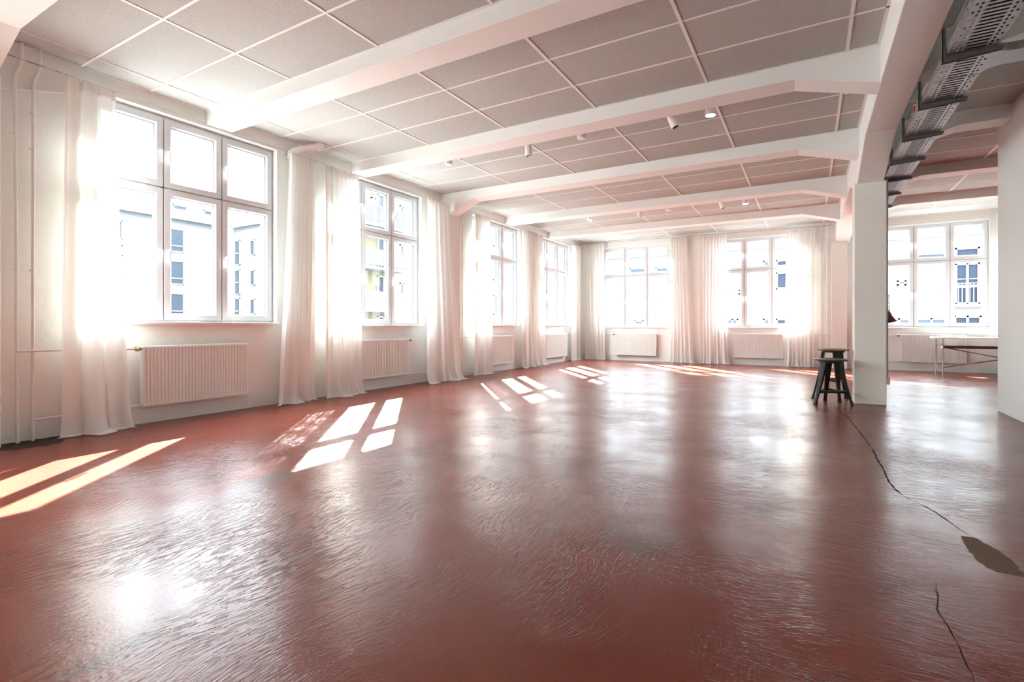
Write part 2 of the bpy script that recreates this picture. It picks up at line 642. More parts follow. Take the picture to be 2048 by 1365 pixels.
pts = [(YF, H), (YF, GZ), (0.2, GZ), (1.45, 3.0), (2.1, 3.0), (3.3, GZ), (7.2, GZ), (7.75, 3.17), (8.43, 3.0), (8.77, 3.0), (9.9, GZ), (13.6, GZ), (YB - 0.0, 3.12), (YB, H)]
mb.prism(pts, 'x', GX0, GX1)
struct(mb.build('girder', M['beam'], bevel=0.008))
for (a, b) in ((1.5, 1.86), (8.42, 8.78)):
    mb = MB()
    if a < 5:
        continue
    mb.box(0.53, 0.89, a, b, 0, 3.02)
    struct(mb.build('column', M['column'], bevel=0.008))

# suspended ceiling rails
g = MB()
gx = [-4.695 + 1.25 * k for k in range(-1, 5)] + [1.08 + 1.25 * k for k in range(0, 4)]
bays = [(YF, BEAMS[0][0])] + [(BEAMS[i][1], BEAMS[i + 1][0]) for i in range(len(BEAMS) - 1)] + [(BEAMS[-1][1], YB)]
rows = {3: (1.62, 2.248, 2.873), 4: (4.472, 5.097), 5: (6.777, 7.402), 6: (9.17, 9.80), 7: (11.45, 12.08), 8: (13.72, 14.35)}
for bi, (a, b) in enumerate(bays):
    rr = rows.get(bi, (a + 0.7, a + 1.33))
    for x in gx:
        hw = 0.014 if x > -5.5 else 0.006
        g.box(x - hw, x + hw, a, b, H - 0.006, H + 0.004)
    for y in rr:
        for (x0, x1) in ((XW, GX0), (GX1, XR)):
            g.box(x0, x1, y - 0.011, y + 0.011, H - 0.005, H + 0.004)
    for y in (a + 0.012, b - 0.012):
        for (x0, x1) in ((XW, GX0), (GX1, XR)):
            g.box(x0, x1, y - 0.012, y + 0.012, H - 0.004, H + 0.004)
    for x in (XW + 0.012, GX0 - 0.012, GX1 + 0.012):
        g.box(x - 0.012, x + 0.012, a, b, H - 0.005, H + 0.004)
struct(g.build('ceiling_grid', M['grid']))

# marks in the floor: cracks, the concrete repair and the dark patch under the riser pipes
def ribbon(name, pts, wdt, m, seed):
    r = random.Random(seed)
    fine = []
    for i in range(len(pts) - 1):
        a, b = Vector(pts[i]), Vector(pts[i + 1])
        k = max(2, int((b - a).length / 0.035))
        for j in range(k):
            p = a.lerp(b, j / k)
            fine.append(p + Vector((r.uniform(-1, 1), r.uniform(-1, 1))) * 0.004)
    fine.append(Vector(pts[-1]))
    v, f = [], []
    for i, p in enumerate(fine):
        t = (fine[min(i + 1, len(fine) - 1)] - fine[max(i - 1, 0)]).normalized()
        nrm = Vector((-t.y, t.x))
        wd = wdt * r.uniform(0.35, 1.3) * (1 if 2 < i < len(fine) - 3 else 0.4)
        v += [(*(p + nrm * wd), 0.0008), (*(p - nrm * wd), 0.0008)]
    for i in range(len(fine) - 1):
        f.append((2 * i, 2 * i + 1, 2 * i + 3, 2 * i + 2))
    mb = MB()
    mb.add(v, f)
    o = mb.build(name, m, floor)
    return o


def blob(name, pts, m, seed, z=0.0012, jag=0.02):
    r = random.Random(seed)
    out = []
    n = len(pts)
    for i in range(n):
        a, b = Vector(pts[i]), Vector(pts[(i + 1) % n])
        for j in range(8):
            p = a.lerp(b, j / 8)
            out.append((p.x + r.uniform(-jag, jag), p.y + r.uniform(-jag, jag)))
    mb = MB()
    mb.prism(out, 'z', 0.0, z)
    return mb.build(name, m, floor)


ribbon('crack', [(0.28, 7.95), (0.33, 7.5), (0.39, 7.09), (0.40, 6.78), (0.43, 6.3), (0.45, 5.86), (0.47, 5.44)], 0.004, M['crack'], 1)
ribbon('crack', [(0.47, 5.44), (0.47, 5.0), (0.475, 4.68), (0.47, 4.36), (0.48, 4.17), (0.5, 4.08), (0.53, 3.96)], 0.0065, M['crack'], 2)
ribbon('crack', [(0.53, 3.96), (0.6, 3.85), (0.66, 3.62), (0.70, 3.44)], 0.004, M['crack'], 3)
ribbon('crack', [(0.46, 2.75), (0.44, 2.62), (0.42, 2.49), (0.42, 2.41), (0.43, 2.32), (0.43, 2.23), (0.43, 2.16), (0.43, 2.0)], 0.0026, M['crack'], 4)
blob('repair_patch', [(0.665, 3.40), (0.72, 3.42), (0.76, 3.32), (0.80, 3.2), (0.80, 3.06), (0.84, 2.93), (0.78, 3.0), (0.70, 2.99), (0.665, 3.07), (0.655, 3.24)], M['concrete'], 5, jag=0.006)
blob('repair_patch', [(XW, 1.45), (XW, 2.12), (-5.98, 2.02), (-5.88, 1.88), (-5.93, 1.62)], M['tar'], 6, jag=0.022)


# ------------------------------------------------------------------ windows
def ring_mesh(P, a0, a1, z0, z1, prof):
    """Mitred rectangular frame: prof is a list of (inset, depth) swept round the rectangle.
    P(a, d, z) maps along-wall, depth (outwards from the room) and height to world."""
    v, f = [], []
    n = len(prof)
    for (i, d) in prof:
        v += [P(a0 + i, d, z0 + i), P(a1 - i, d, z0 + i), P(a1 - i, d, z1 - i), P(a0 + i, d, z1 - i)]
    for k in range(n):
        k2 = (k + 1) % n
        for j in range(4):
            j2 = (j + 1) % 4
            f.append((4 * k + j, 4 * k + j2, 4 * k2 + j2, 4 * k2 + j))
    return v, f


def make_window(idx, side, a, z0, ztr, z1):
    w = bpy.data.objects.new('window_%d' % idx, None)
    w.empty_display_size = 0.2
    COL.objects.link(w)
    struct(w)
    if side == 'L':
        P = lambda s, d, z: (XW - d, s, z)
        w.location = (XW, a[0], z0)
    else:
        P = lambda s, d, z: (s, YB + d, z)
        w.location = (a[0], YB, z0)
    L0 = w.location
    rec = 0.10
    # outer frame with mullions and transom
    mb = MB()
    mb.add(*ring_mesh(P, a[0] + 0.001, a[3] - 0.001, z0, z1, [(0, rec), (0.045, rec), (0.045, rec + 0.07), (0, rec + 0.07)]))

    def bar(s0, s1, zz0, zz1, d0, d1):
        v = [P(s, d, z) for z in (zz0, zz1) for d in (d0, d1) for s in (s0, s1)]
        mb.add(v, [(0, 2, 3, 1), (4, 5, 7, 6), (0, 1, 5, 4), (2, 6, 7, 3), (0, 4, 6, 2), (1, 3, 7, 5)])
    for mm in (a[1], a[2]):
        bar(mm - 0.03, mm + 0.03, z0 + 0.04, z1 - 0.04, rec + 0.008, rec + 0.07)
    bar(a[0] + 0.04, a[3] - 0.04, ztr - 0.03, ztr + 0.03, rec + 0.008, rec + 0.07)
    shift(mb, L0).build('frame', M['pvc'], w)
    # sashes
    cols = [(a[0] + 0.018, a[1] - 0.006), (a[1] + 0.006, a[2] - 0.006), (a[2] + 0.006, a[3] - 0.018)]
    for r, (b0, b1) in enumerate(((z0 + 0.018, ztr - 0.006), (ztr + 0.006, z1 - 0.018))):
        for ci, (s0, s1) in enumerate(cols):
            mb = MB()
            mb.add(*ring_mesh(P, s0, s1, b0, b1, [(0.0, rec - 0.012), (0.003, rec - 0.016), (0.066, rec - 0.016), (0.082, rec + 0.004),
                                                  (0.082, rec + 0.05), (0.0, rec + 0.05)]))
            sh = shift(mb, L0).build('sash', M['pvc'], w)
            mb = MB()
            mb.add(*ring_mesh(P, s0 + 0.080, s1 - 0.080, b0 + 0.080, b1 - 0.080, [(0.0, rec + 0.006), (0.005, rec + 0.006), (0.005, rec + 0.034), (0.0, rec + 0.034)]))
            shift(mb, L0).build('gasket', M['gasket'], sh)
            mb = MB()
            g0, g1, h0, h1 = s0 + 0.082, s1 - 0.082, b0 + 0.082, b1 - 0.082
            v = [P(s, rec + 0.02, z) for s, z in ((g0, h0), (g1, h0), (g1, h1), (g0, h1))]
            mb.add(v, [(0, 1, 2, 3)])
            shift(mb, L0).build('pane', M['glass'], sh)
            # lever handle
            hs = s1 - 0.034 if ci == 0 else s0 + 0.034
            hz = (b0 + b1) / 2 + (0.03 if r == 0 else 0.0)
            mb = MB()
            d0 = rec - 0.017
            v = [P(s, d, z) for z in (hz - 0.033, hz + 0.033) for d in (d0 - 0.009, d0) for s in (hs - 0.014, hs + 0.014)]
            mb.add(v, [(0, 2, 3, 1), (4, 5, 7, 6), (0, 1, 5, 4), (2, 6, 7, 3), (0, 4, 6, 2), (1, 3, 7, 5)])
            mb.tube([P(hs, d0, hz + 0.012), P(hs, d0 - 0.045, hz + 0.012), P(hs, d0 - 0.054, hz + 0.004), P(hs, d0 - 0.056, hz - 0.03),
                     P(hs, d0 - 0.052, hz - 0.125)], [0.009, 0.010, 0.011, 0.011, 0.008], 8)
            shift(mb, L0).build('handle', M['white'], sh, smooth=True)
    # sill board
    mb = MB()
    ov = 0.03
    zt = z0 + 0.002
    v = [P(s, d, z) for z in (zt - 0.034, zt) for d in (-0.035, rec + 0.02) for s in (a[0] - ov, a[3] + ov)]
    mb.add(v, [(0, 2, 3, 1), (4, 5, 7, 6), (0, 1, 5, 4), (2, 6, 7, 3), (0, 4, 6, 2), (1, 3, 7, 5)])
    shift(mb, L0).build('window_sill', M['sill'], w, bevel=0.005)
    return w


for i, a in enumerate(WIN_L[:4]):
    make_window(i + 1, 'L', a[:4], LZ0 + a[4], LTR, LZ1)
for i, a in enumerate(WIN_B):
    make_window(i + 5, 'B', a, BZ0, BTR, BZ1)
# sky portals in the window openings: a sampling hint for the sky light, they give no light of their own
for side, a in [('L', q) for q in WIN_L] + [('B', q) for q in WIN_B]:
    pd = bpy.data.lights.new('window_portal', 'AREA')
    pd.shape = 'RECTANGLE'
    pd.size = a[3] - a[0] - 0.02
    pd.size_y = LZ1 - LZ0 - 0.02
    pd.cycles.is_portal = True
    po = bpy.data.objects.new('window_portal', pd)
    COL.objects.link(po)
    zc = (LZ0 + LZ1) / 2 if side == 'L' else (BZ0 + BZ1) / 2
    po.location = (XW - 0.20, (a[0] + a[3]) / 2, zc) if side == 'L' else ((a[0] + a[3]) / 2, YB + 0.20, zc)
    d = Vector((1, 0, 0)) if side == 'L' else Vector((0, -1, 0))
    po.rotation_euler = d.to_track_quat('-Z', 'Y').to_euler()
for i, a in enumerate(WIN_L[4:]):
    make_window(i + 8, 'L', a[:4], LZ0, LTR, LZ1)


# ------------------------------------------------------------------ curtains
def curtain(side, label, top, bot, ztop, folds, amp, seed, dist=0.165, puddle=0.09, dmin=0.105, group='sheer white curtains along the windows'):
    r = random.Random(seed)
    kk = (-XW - dist) / 6.162 if side == 'L' else (YB - dist) / 15.015
    top = (top[0] * kk, top[1] * kk)
    bot = (bot[0] * kk, bot[1] * kk)
    ztop = 1.077 + (ztop - 1.077) * kk
    P = (lambda s, d, z: (XW + d, s, z)) if side == 'L' else (lambda s, d, z: (s, YB - d, z))
    nu, nv = int(folds * 16), 46
    ph = [r.uniform(0, 6.28) for _ in range(8)]

    def fold(u, v):
        # pleats start tight and regular at the header, then wander and open out
        k = 2 * math.pi * folds * u
        wob = 0.9 * math.sin(2.3 * u * folds * 0.5 + ph[0]) + 0.8 * v * math.sin(1.7 * v + 3.1 * u + ph[1])
        a = amp * (0.55 + 0.75 * v)
        f = (1 - 0.35 * v) * math.sin(k + wob) + 0.42 * (1 - 0.75 * v) * math.sin(2.1 * k + ph[2] + 0.6 * v) + 0.85 * v * math.sin(0.47 * k + ph[3] + 0.8 * v)
        return a * f
    v, f = [], []
    sw = [r.uniform(-1, 1) for _ in range(4)]
    for j in range(nv + 1):
        t = j / nv
        for i in range(nu + 1):
            u = i / nu
            uu = u + 0.25 / folds * math.sin(2 * math.pi * folds * u + ph[4]) * 0.6
            s0 = top[0] + (top[1] - top[0]) * uu
            s1 = bot[0] + (bot[1] - bot[0]) * uu
            tt = t ** 1.25
            s = s0 + (s1 - s0) * tt + 0.02 * math.sin(3 * t + ph[5]) * t
            d = dist + fold(u, t)
            z = ztop * (1 - t / 0.955) if t < 0.955 else 0.0
            # header: short pointed pleat tops
            if j == 0:
                z += 0.012 * math.sin(2 * math.pi * folds * u + ph[0])
            if t > 0.90:                              # cloth piles on the floor
                q = (t - 0.90) / 0.10
                nz = noise.noise(Vector((u * folds * 0.9, seed * 3.1, 0)))
                nz2 = noise.noise(Vector((u * folds * 2.3, seed * 1.7, 4)))
                d += puddle * q * q * (0.9 + 1.9 * nz + 0.5 * nz2)
                s += (0.09 * nz2 + 0.10 * (u - 0.45)) * q * q
                z = max(z, 0.0) + 0.010 + 0.030 * math.sin(math.pi * min(1, q * 1.15)) * (0.6 + nz2)
            d = max(d, dmin)
            v.append(P(s, d, z))
    W = nu + 1
    for j in range(nv):
        for i in range(nu):
            f.append((j * W + i, j * W + i + 1, (j + 1) * W + i + 1, (j + 1) * W + i))
    base = Vector(P((bot[0] + bot[1]) / 2, dist, 0))
    t = thing('curtain', label, 'curtain', base, group)
    mb = MB()
    mb.add(v, f)
    shift(mb, base).build('drape', M['cloth'], t, smooth=True)
    # header tape: the doubled top hem, just behind the face
    hv, hf = [], []
    for jj, zz in ((0, 0.0), (1, 0.045), (2, 0.09)):
        for i in range(nu + 1):
            p = Vector(v[i + (jj and 1) * 0])
            u = i / nu
            q = Vector(v[i]).lerp(Vector(v[W * 2 + i]), zz / (ztop / nv / 0.955 * 2))
            off = Vector(P(0, -0.004, 0)) - Vector(P(0, 0, 0))
            hv.append(q + off)
    for j in range(2):
        for i in range(nu):
            hf.append((j * W + i, j * W + i + 1, (j + 1) * W + i + 1, (j + 1) * W + i))
    mb = MB()
    mb.add(hv, hf)
    shift(mb, base).build('header_tape', M['hem'], t, smooth=True)
    return t


curtain('L', 'sheer white curtain nearest the camera, beside the two riser pipes at the left', (2.09, 2.50), (2.07, 2.64), 3.465, 3, 0.045, 11, puddle=0.10)
curtain('L', 'sheer white curtain hanging on the wall pier just right of the nearest window', (4.53, 4.95), (4.36, 4.95), 3.45, 6, 0.035, 12)
curtain('L', 'sheer white curtain covering the left part of the second window, brightly backlit', (5.12, 5.77), (5.14, 5.84), 3.43, 7, 0.03, 13, dist=0.19, dmin=0.128)
curtain('L', 'white curtain hung over the wall pilaster, right of the second window, flaring at its foot', (7.44, 8.11), (7.42, 8.52), 3.455, 5, 0.03, 14, dist=0.275, dmin=0.215, puddle=0.11)
curtain('L', 'narrow glowing white curtain across the left of the third window', (9.07, 9.63), (8.96, 9.78), 3.45, 5, 0.028, 15, dist=0.19, dmin=0.128)
curtain('L', 'sheer white curtain between the third and fourth windows of the long wall', (11.08, 12.22), (11.08, 12.45), 3.46, 9, 0.03, 16)
curtain('L', 'white curtain on the long wall right against the far corner', (14.16, 14.90), (14.14, 14.85), 3.50, 6, 0.03, 17, puddle=0.05)
curtain('B', 'white curtain on the end wall right against the far left corner', (-6.14, -5.47), (-6.03, -5.40), 3.585, 6, 0.03, 18, puddle=0.05)
curtain('B', 'sheer white curtain right of the first end wall window, the narrower of the middle pair', (-3.44, -2.99), (-3.48, -2.82), 3.565, 6, 0.028, 19, puddle=0.05)
curtain('B', 'sheer white curtain left of the second end wall window, the wider of the middle pair', (-2.64, -1.965), (-2.66, -1.93), 3.555, 8, 0.028, 20, puddle=0.05)
curtain('B', 'sheer white curtain over the right of the second end wall window, behind the stools', (-0.53, 0.11), (-0.60, 0.05), 3.545, 7, 0.028, 21, puddle=0.05)
curtain('B', 'white curtain right of the end wall window above the table, half hidden by the partition', (3.52, 4.1), (3.56, 4.15), 3.52, 6, 0.028, 22, puddle=0.05)

# curtain wires
def wire(label, pts, r=0.0022, fittings=()):
    base = Vector(pts[0])
    t = thing('curtain_wire', label, 'curtain wire', base)
    mb = MB()
    mb.tube(pts, r, 6)
    shift(mb, base).build('cable', M['wire'], t)
    for p, q in fittings:
        mb = MB()
        mb.tube([p, q], 0.006, 8)
        shift(mb, base).build('turnbuckle', M['wire'], t)
    return t


wx = XW + 0.165
wire('thin steel curtain wire stretched over the first two windows of the long wall', [(wx, 1.58, 3.468), (wx, 4.6, 3.428), (wx, 7.98, 3.44)],
     fittings=[((wx, 1.80, 3.465), (wx, 1.92, 3.4635)), ((wx, 2.0, 3.4625), (wx, 2.04, 3.462)), ((wx, 1.66, 3.467), (wx, 1.72, 3.466))])
wire('thin steel curtain wire stretched over the third and fourth windows of the long wall', [(wx, 8.44, 3.46), (wx, 11.5, 3.43), (wx, 14.95, 3.465)],
     fittings=[((wx, 8.55, 3.459), (wx, 8.65, 3.458))])
wire('thin steel curtain wire along the end wall, left of its pilaster', [(XW + 0.02, YB - 0.165, 3.60), (0.47, YB - 0.165, 3.555)], r=0.005,
     fittings=[((0.24, YB - 0.165, 3.556), (0.40, YB - 0.165, 3.556))])


# ------------------------------------------------------------------ radiators and heating pipes
def radiator(side, label, a0, a1, z0, z1, valve, ribs):
    P = (lambda s, d, z: (XW + d, s, z)) if side == 'L' else (lambda s, d, z: (s, YB - d, z))
    base = Vector(P(a0, 0.0, 0))
    t = thing('radiator', label, 'radiator', base, 'white ribbed panel radiators under the windows')
    # ribbed front plate: one mesh whose profile runs along the wall
    prof = [(a0, 0.04), (a0, 0.108), (a0 + 0.012, 0.116)]
    n = ribs
    w0, w1 = a0 + 0.02, a1 - 0.02
    pit = (w1 - w0) / n
    for i in range(n):
        s = w0 + i * pit
        prof += [(s, 0.116), (s + pit * 0.16, 0.104), (s + pit * 0.36, 0.104), (s + pit * 0.52, 0.116)]
    prof += [(a1 - 0.012, 0.116), (a1, 0.108), (a1, 0.04)]
    v, f = [], []
    lv = [(z0, 0.094), (z0 + 0.004, 0.112), (z0 + 0.02, 0.116), (z0 + 0.045, None), (z1 - 0.045, None), (z1 - 0.02, 0.116), (z1 - 0.004, 0.112), (z1, 0.094)]
    for z, dd in lv:
        for s, d in prof:
            v.append(P(s, d if dd is None else min(max(d, 0.04), dd) if d <= 0.1 and d > 0.05 and False else (dd if d > 0.05 else d), z))
    W = len(prof)
    for j in range(len(lv) - 1):
        for i in range(W - 1):
            f.append((j * W + i, j * W + i + 1, (j + 1) * W + i + 1, (j + 1) * W + i))
    mb = MB()
    mb.add(v, f)
    shift(mb, base).build('front_panel', M['rad'], t)
    mb = MB()
    vv = [P(s, d, z) for z in (z0 + 0.002, z1 - 0.002) for d in (0.04, 0.095) for s in (a0 + 0.001, a1 - 0.001)]
    mb.add(vv, [(0, 2, 3, 1), (4, 5, 7, 6), (0, 1, 5, 4), (2, 6, 7, 3), (0, 4, 6, 2), (1, 3, 7, 5)])
    shift(mb, base).build('rear_panel', M['rad'], t, bevel=0.004)
    for s in (a0 + 0.15, a1 - 0.15):
        mb = MB()
        vv = [P(q, d, z) for z in (z0 + 0.06, z1 - 0.06) for d in (0.0015, 0.04) for q in (s - 0.015, s + 0.015)]
        mb.add(vv, [(0, 2, 3, 1), (4, 5, 7, 6), (0, 1, 5, 4), (2, 6, 7, 3), (0, 4, 6, 2), (1, 3, 7, 5)])
        shift(mb, base).build('wall_bracket', M['rad'], t)
    if valve:
        e = a0 if valve < 0 else a1
        zz = z1 - 0.03
        mb = MB()
        mb.tube([P(e, 0.085, zz), P(e + valve * 0.03, 0.085, zz)], 0.012, 10)
        mb.tube([P(e + valve * 0.012, 0.085, zz), P(e + valve * 0.02, 0.085, zz), P(e + valve * 0.05, 0.085, zz), P(e + valve * 0.066, 0.085, zz), P(e + valve * 0.07, 0.085, zz)],
                [0.016, 0.024, 0.027, 0.022, 0.012], 12)
        mb.tube([P(e + valve * 0.045, 0.085, zz), P(e + valve * 0.045, 0.115, zz), P(e + valve * 0.045, 0.15, zz)], [0.014, 0.018, 0.017], 10)
        shift(mb, base).build('valve', M['brass'], t, smooth=True)['label'] = 'brass radiator valve'
    return t


radiator('L', 'white ribbed radiator under the window nearest the camera', 2.76, 3.955, 0.19, 0.85, -1, 32)
radiator('L', 'white ribbed radiator under the second window, its left end behind a curtain', 5.58, 6.975, 0.19, 0.838, 1, 36)
radiator('L', 'white ribbed radiator under the third window of the long wall', 9.50, 10.69, 0.165, 0.833, 0, 32)
radiator('L', 'white ribbed radiator under the fourth window, nearest the far corner', 12.48, 13.89, 0.165, 0.83, 1, 36)
radiator('B', 'white ribbed radiator under the first end wall window', -5.115, -3.87, 0.165, 0.824, -1, 32)
radiator('B', 'white ribbed radiator under the second end wall window, left of the stools', -1.78, -0.585, 0.188, 0.845, 0, 32)
radiator('B', 'white ribbed radiator behind the white table', 1.852, 3.047, 0.20, 0.856, -1, 32)


def pipes(label, runs, r=0.014, clamps=(), stubs=()):
    base = Vector(runs[0][0])
    t = thing('heating_pipe', label, 'pipe', base)
    for i, pts in enumerate(runs):
        mb = MB()
        mb.tube(pts, r if i == 0 else r * 0.8, 10)
        shift(mb, base).build('riser' if i == 0 else 'branch_pipe', M['pipe'], t, smooth=True)
    for p in clamps:
        p = Vector(p)
        mb = MB()
        mb.lathe([(r + 0.001, -0.012), (r + 0.006, -0.010), (r + 0.006, 0.010), (r + 0.001, 0.012)], p, 14)
        wallp = Vector((XW + 0.0015, p.y, p.z)) if abs(p.x - XW) < abs(p.y - YB) else Vector((p.x, YB - 0.0015, p.z))
        mb.tube([p, wallp], 0.006, 8)
        shift(mb, base).build('pipe_clamp', M['pipe'], t)
    for a, b in stubs:
        mb = MB()
        mb.tube([a, b], 0.009, 8)
        shift(mb, base).build('pipe_stub', M['pipe'], t)
    return t


px = XW + 0.06
pipes('white riser pipe nearest the left edge, left one of the two',
      [[(px, 1.766, 0.0), (px, 1.757, 1.758), (px, 1.75, 3.33), (px + 0.005, 1.757, 3.37), (px + 0.025, 1.778, 3.44), (px + 0.03, 1.783, 3.49), (px + 0.03, 1.787, H - 0.008)],
       [(px + 0.004, 1.765, 0.836), (px + 0.030, 1.80, 0.836), (px + 0.032, 2.2, 0.834), (px + 0.025, 2.685, 0.82)]],
      clamps=[(px, 1.752, 3.07), (px, 1.757, 1.585)], stubs=[((px, 1.75, 2.82), (px, 1.715, 2.82))])
pipes('white riser pipe beside the nearest curtain, right one of the two',
      [[(px, 1.872, 0.0), (px, 1.873, 1.773), (px, 1.878, 3.31), (px + 0.005, 1.885, 3.35), (px + 0.025, 1.908, 3.43), (px + 0.03, 1.914, 3.48), (px + 0.03, 1.92, H - 0.008)],
       [(px, 1.873, 0.195), (px + 0.01, 2.3, 0.20), (px + 0.02, 2.755, 0.215)]],
      clamps=[(px, 1.875, 3.055), (px, 1.872, 1.583)], stubs=[((px, 1.876, 2.707), (px, 1.845, 2.707))])
pipes('white riser pipe right of the wall pilaster, next to the pilaster',
      [[(px, 8.49, 0.0), (px, 8.49, H - 0.008)], [(px + 0.03, 7.06, 0.81), (px + 0.06, 7.7, 0.812), (px + 0.13, 7.95, 0.814), (px + 0.13, 8.46, 0.815), (px + 0.03, 8.60, 0.82), (px + 0.02, 9.49, 0.815)]], r=0.012,
      clamps=[(px, 8.49, 2.95), (px, 8.49, 1.30)])
pipes('white riser pipe right of the wall pilaster, the middle one',
      [[(px, 8.575, 0.0), (px, 8.575, H - 0.008)], [(px + 0.03, 6.985, 0.20), (px + 0.06, 7.7, 0.19), (px + 0.13, 7.95, 0.182), (px + 0.13, 8.46, 0.175), (px + 0.03, 8.60, 0.17), (px + 0.02, 9.495, 0.18)]], r=0.012,
      clamps=[(px, 8.575, 2.95), (px, 8.575, 1.30)])
pipes('white riser pipe right of the wall pilaster, nearest the third window',
      [[(px, 8.66, 0.0), (px, 8.66, H - 0.008)]], r=0.012, clamps=[(px, 8.66, 2.95), (px, 8.66, 1.30)])
pipes('white heating pipe running from the fourth window radiator into the far corner',
      [[(XW + 0.085, 13.96, 0.80), (XW + 0.06, 14.5, 0.80), (XW + 0.06, YB - 0.06, 0.80), (-5.9, YB - 0.075, 0.80), (-5.19, YB - 0.085, 0.796)],
       [(-5.12, YB - 0.07, 0.185), (-6.0, YB - 0.06, 0.18), (-6.2, YB - 0.06, 0.18)]], r=0.010)
py = YB - 0.055
pipes('white riser pipe behind the stools, left of the two by the end wall pilaster',
      [[(0.255, py, 0.0), (0.255, py, H - 0.008)], [(-0.58, YB - 0.085, 0.825), (0.0, YB - 0.088, 0.835), (0.474, YB - 0.088, 0.838)]], r=0.013,
      clamps=[(0.255, py, 2.95), (0.255, py, 1.42)])
pipes('white riser pipe behind the stools, right of the two by the end wall pilaster',
      [[(0.385, py, 0.0), (0.385, py, H - 0.008)], [(-0.58, YB - 0.085, 0.205), (0.0, YB - 0.088, 0.195), (0.474, YB - 0.088, 0.19)]], r=0.013,
      clamps=[(0.385, py, 2.95), (0.385, py, 1.42)])
pipes('white heating pipe between the end wall pilaster and the radiator behind the table',
      [[(0.804, YB - 0.06, 0.84), (1.3, YB - 0.06, 0.84), (1.778, YB - 0.085, 0.827)], [(0.804, YB - 0.06, 0.195), (1.3, YB - 0.06, 0.20), (1.846, YB - 0.075, 0.215)]], r=0.010)

# white plastic drain elbow between ceiling and wall
base = Vector((XW + 0.09, 4.56, 3.40))
t = thing('drain_pipe', 'white plastic drain pipe bending from the ceiling into the wall above a curtain', 'pipe', base)
pth = [(-5.98, 4.93, H + 0.0), (-5.99, 4.92, 3.63), (-6.02, 4.88, 3.60), (-6.09, 4.79, 3.565), (-6.14, 4.72, 3.535), (-6.195, 4.65, 3.50), (-6.22, 4.615, 3.46), (-6.225, 4.60, 3.39)]
mb = MB()
mb.tube(pth, 0.051, 16)
shift(mb, base).build('elbow_pipe', M['white'], t, smooth=True)
for i in (2, 4, 6):
    a, b = Vector(pth[i]), Vector(pth[i + 1])
    d = (b - a).normalized()
    mb = MB()
    mb.tube([a - d * 0.016, a + d * 0.016], 0.057, 16)
    shift(mb, base).build('pipe_collar', M['white'], t, smooth=True)


# ------------------------------------------------------------------ lamps on the ceiling
def downlight(label, x, y, lit):
    t = thing('ceiling_lamp', label, 'ceiling lamp', (x, y, H), 'white surface mounted ceiling lamps')
    mb = MB()
    mb.lathe([(0.048, -0.112), (0.054, -0.116), (0.058, -0.112), (0.058, -0.001), (0.05, 0.0)], (0, 0, 0), 28)
    mb.build('housing', M['white'], t, smooth=True)
    mb = MB()
    mb.lathe([(0.052, -0.1165), (0.050, -0.1175), (0.0005, -0.1185)], (0, 0, 0), 28)
    mb.build('diffuser', M['glow'] if lit else M['frost'], t, smooth=True)


def spot(label, x, y, tilt):
    t = thing('ceiling_spotlight', label, 'spotlight', (x, y, H), 'white cylindrical ceiling spotlights')
    mb = MB()
    mb.lathe([(0.034, -0.02), (0.040, -0.018), (0.040, 0.0)], (0, 0, 0), 22)
    mb.build('ceiling_rose', M['white'], t, smooth=True)
    mb = MB()
    mb.tube([(0, 0, -0.018), (0, 0, -0.075)], 0.009, 10)
    mb.build('stem', M['grey'], t, smooth=True)
    d = Vector(tilt).normalized()
    c = Vector((0, 0, -0.075)) - d * 0.045
    mb = MB()
    mb.lathe([(0.03, 0.0), (0.046, 0.003), (0.047, 0.012), (0.047, 0.205), (0.043, 0.205), (0.041, 0.185)], c, 26, d)
    mb.build('lamp_head', M['white'], t, smooth=True)
    mb = MB()
    mb.lathe([(0.042, 0.188), (0.0005, 0.190)], c, 26, d)
    mb.build('lens', M['lens'], t)


downlight('white round ceiling lamp, lit, in the bay before the nearest column', -1.004, 6.363, True)
downlight('white round ceiling lamp, unlit, left of the tilted spotlight in the nearer lamp row', -2.599, 6.30, False)
downlight('white round ceiling lamp, unlit, leftmost of the nearer lamp row', -4.789, 6.30, False)
spot('white cylinder spotlight tilted to the right, beside the lit lamp of the nearer row', -1.44, 6.27, (0.42, -0.10, -1))
spot('white cylinder spotlight pointing straight down in the nearer lamp row', -3.37, 6.25, (0.0, 0.02, -1))
downlight('white round ceiling lamp, lit, leftmost of the far lamp row', -4.451, 11.27, True)
downlight('white round ceiling lamp, unlit, in the middle of the far lamp row', -2.625, 11.20, False)
downlight('white round ceiling lamp, lit, rightmost of the far lamp row', -1.124, 11.37, True)
spot('white cylinder spotlight, left one of the far lamp row', -3.19, 11.05, (-0.12, 0.0, -1))
spot('white cylinder spotlight, right one of the far lamp row beside a lit lamp', -1.55, 11.05, (0.28, 0.0, -1))


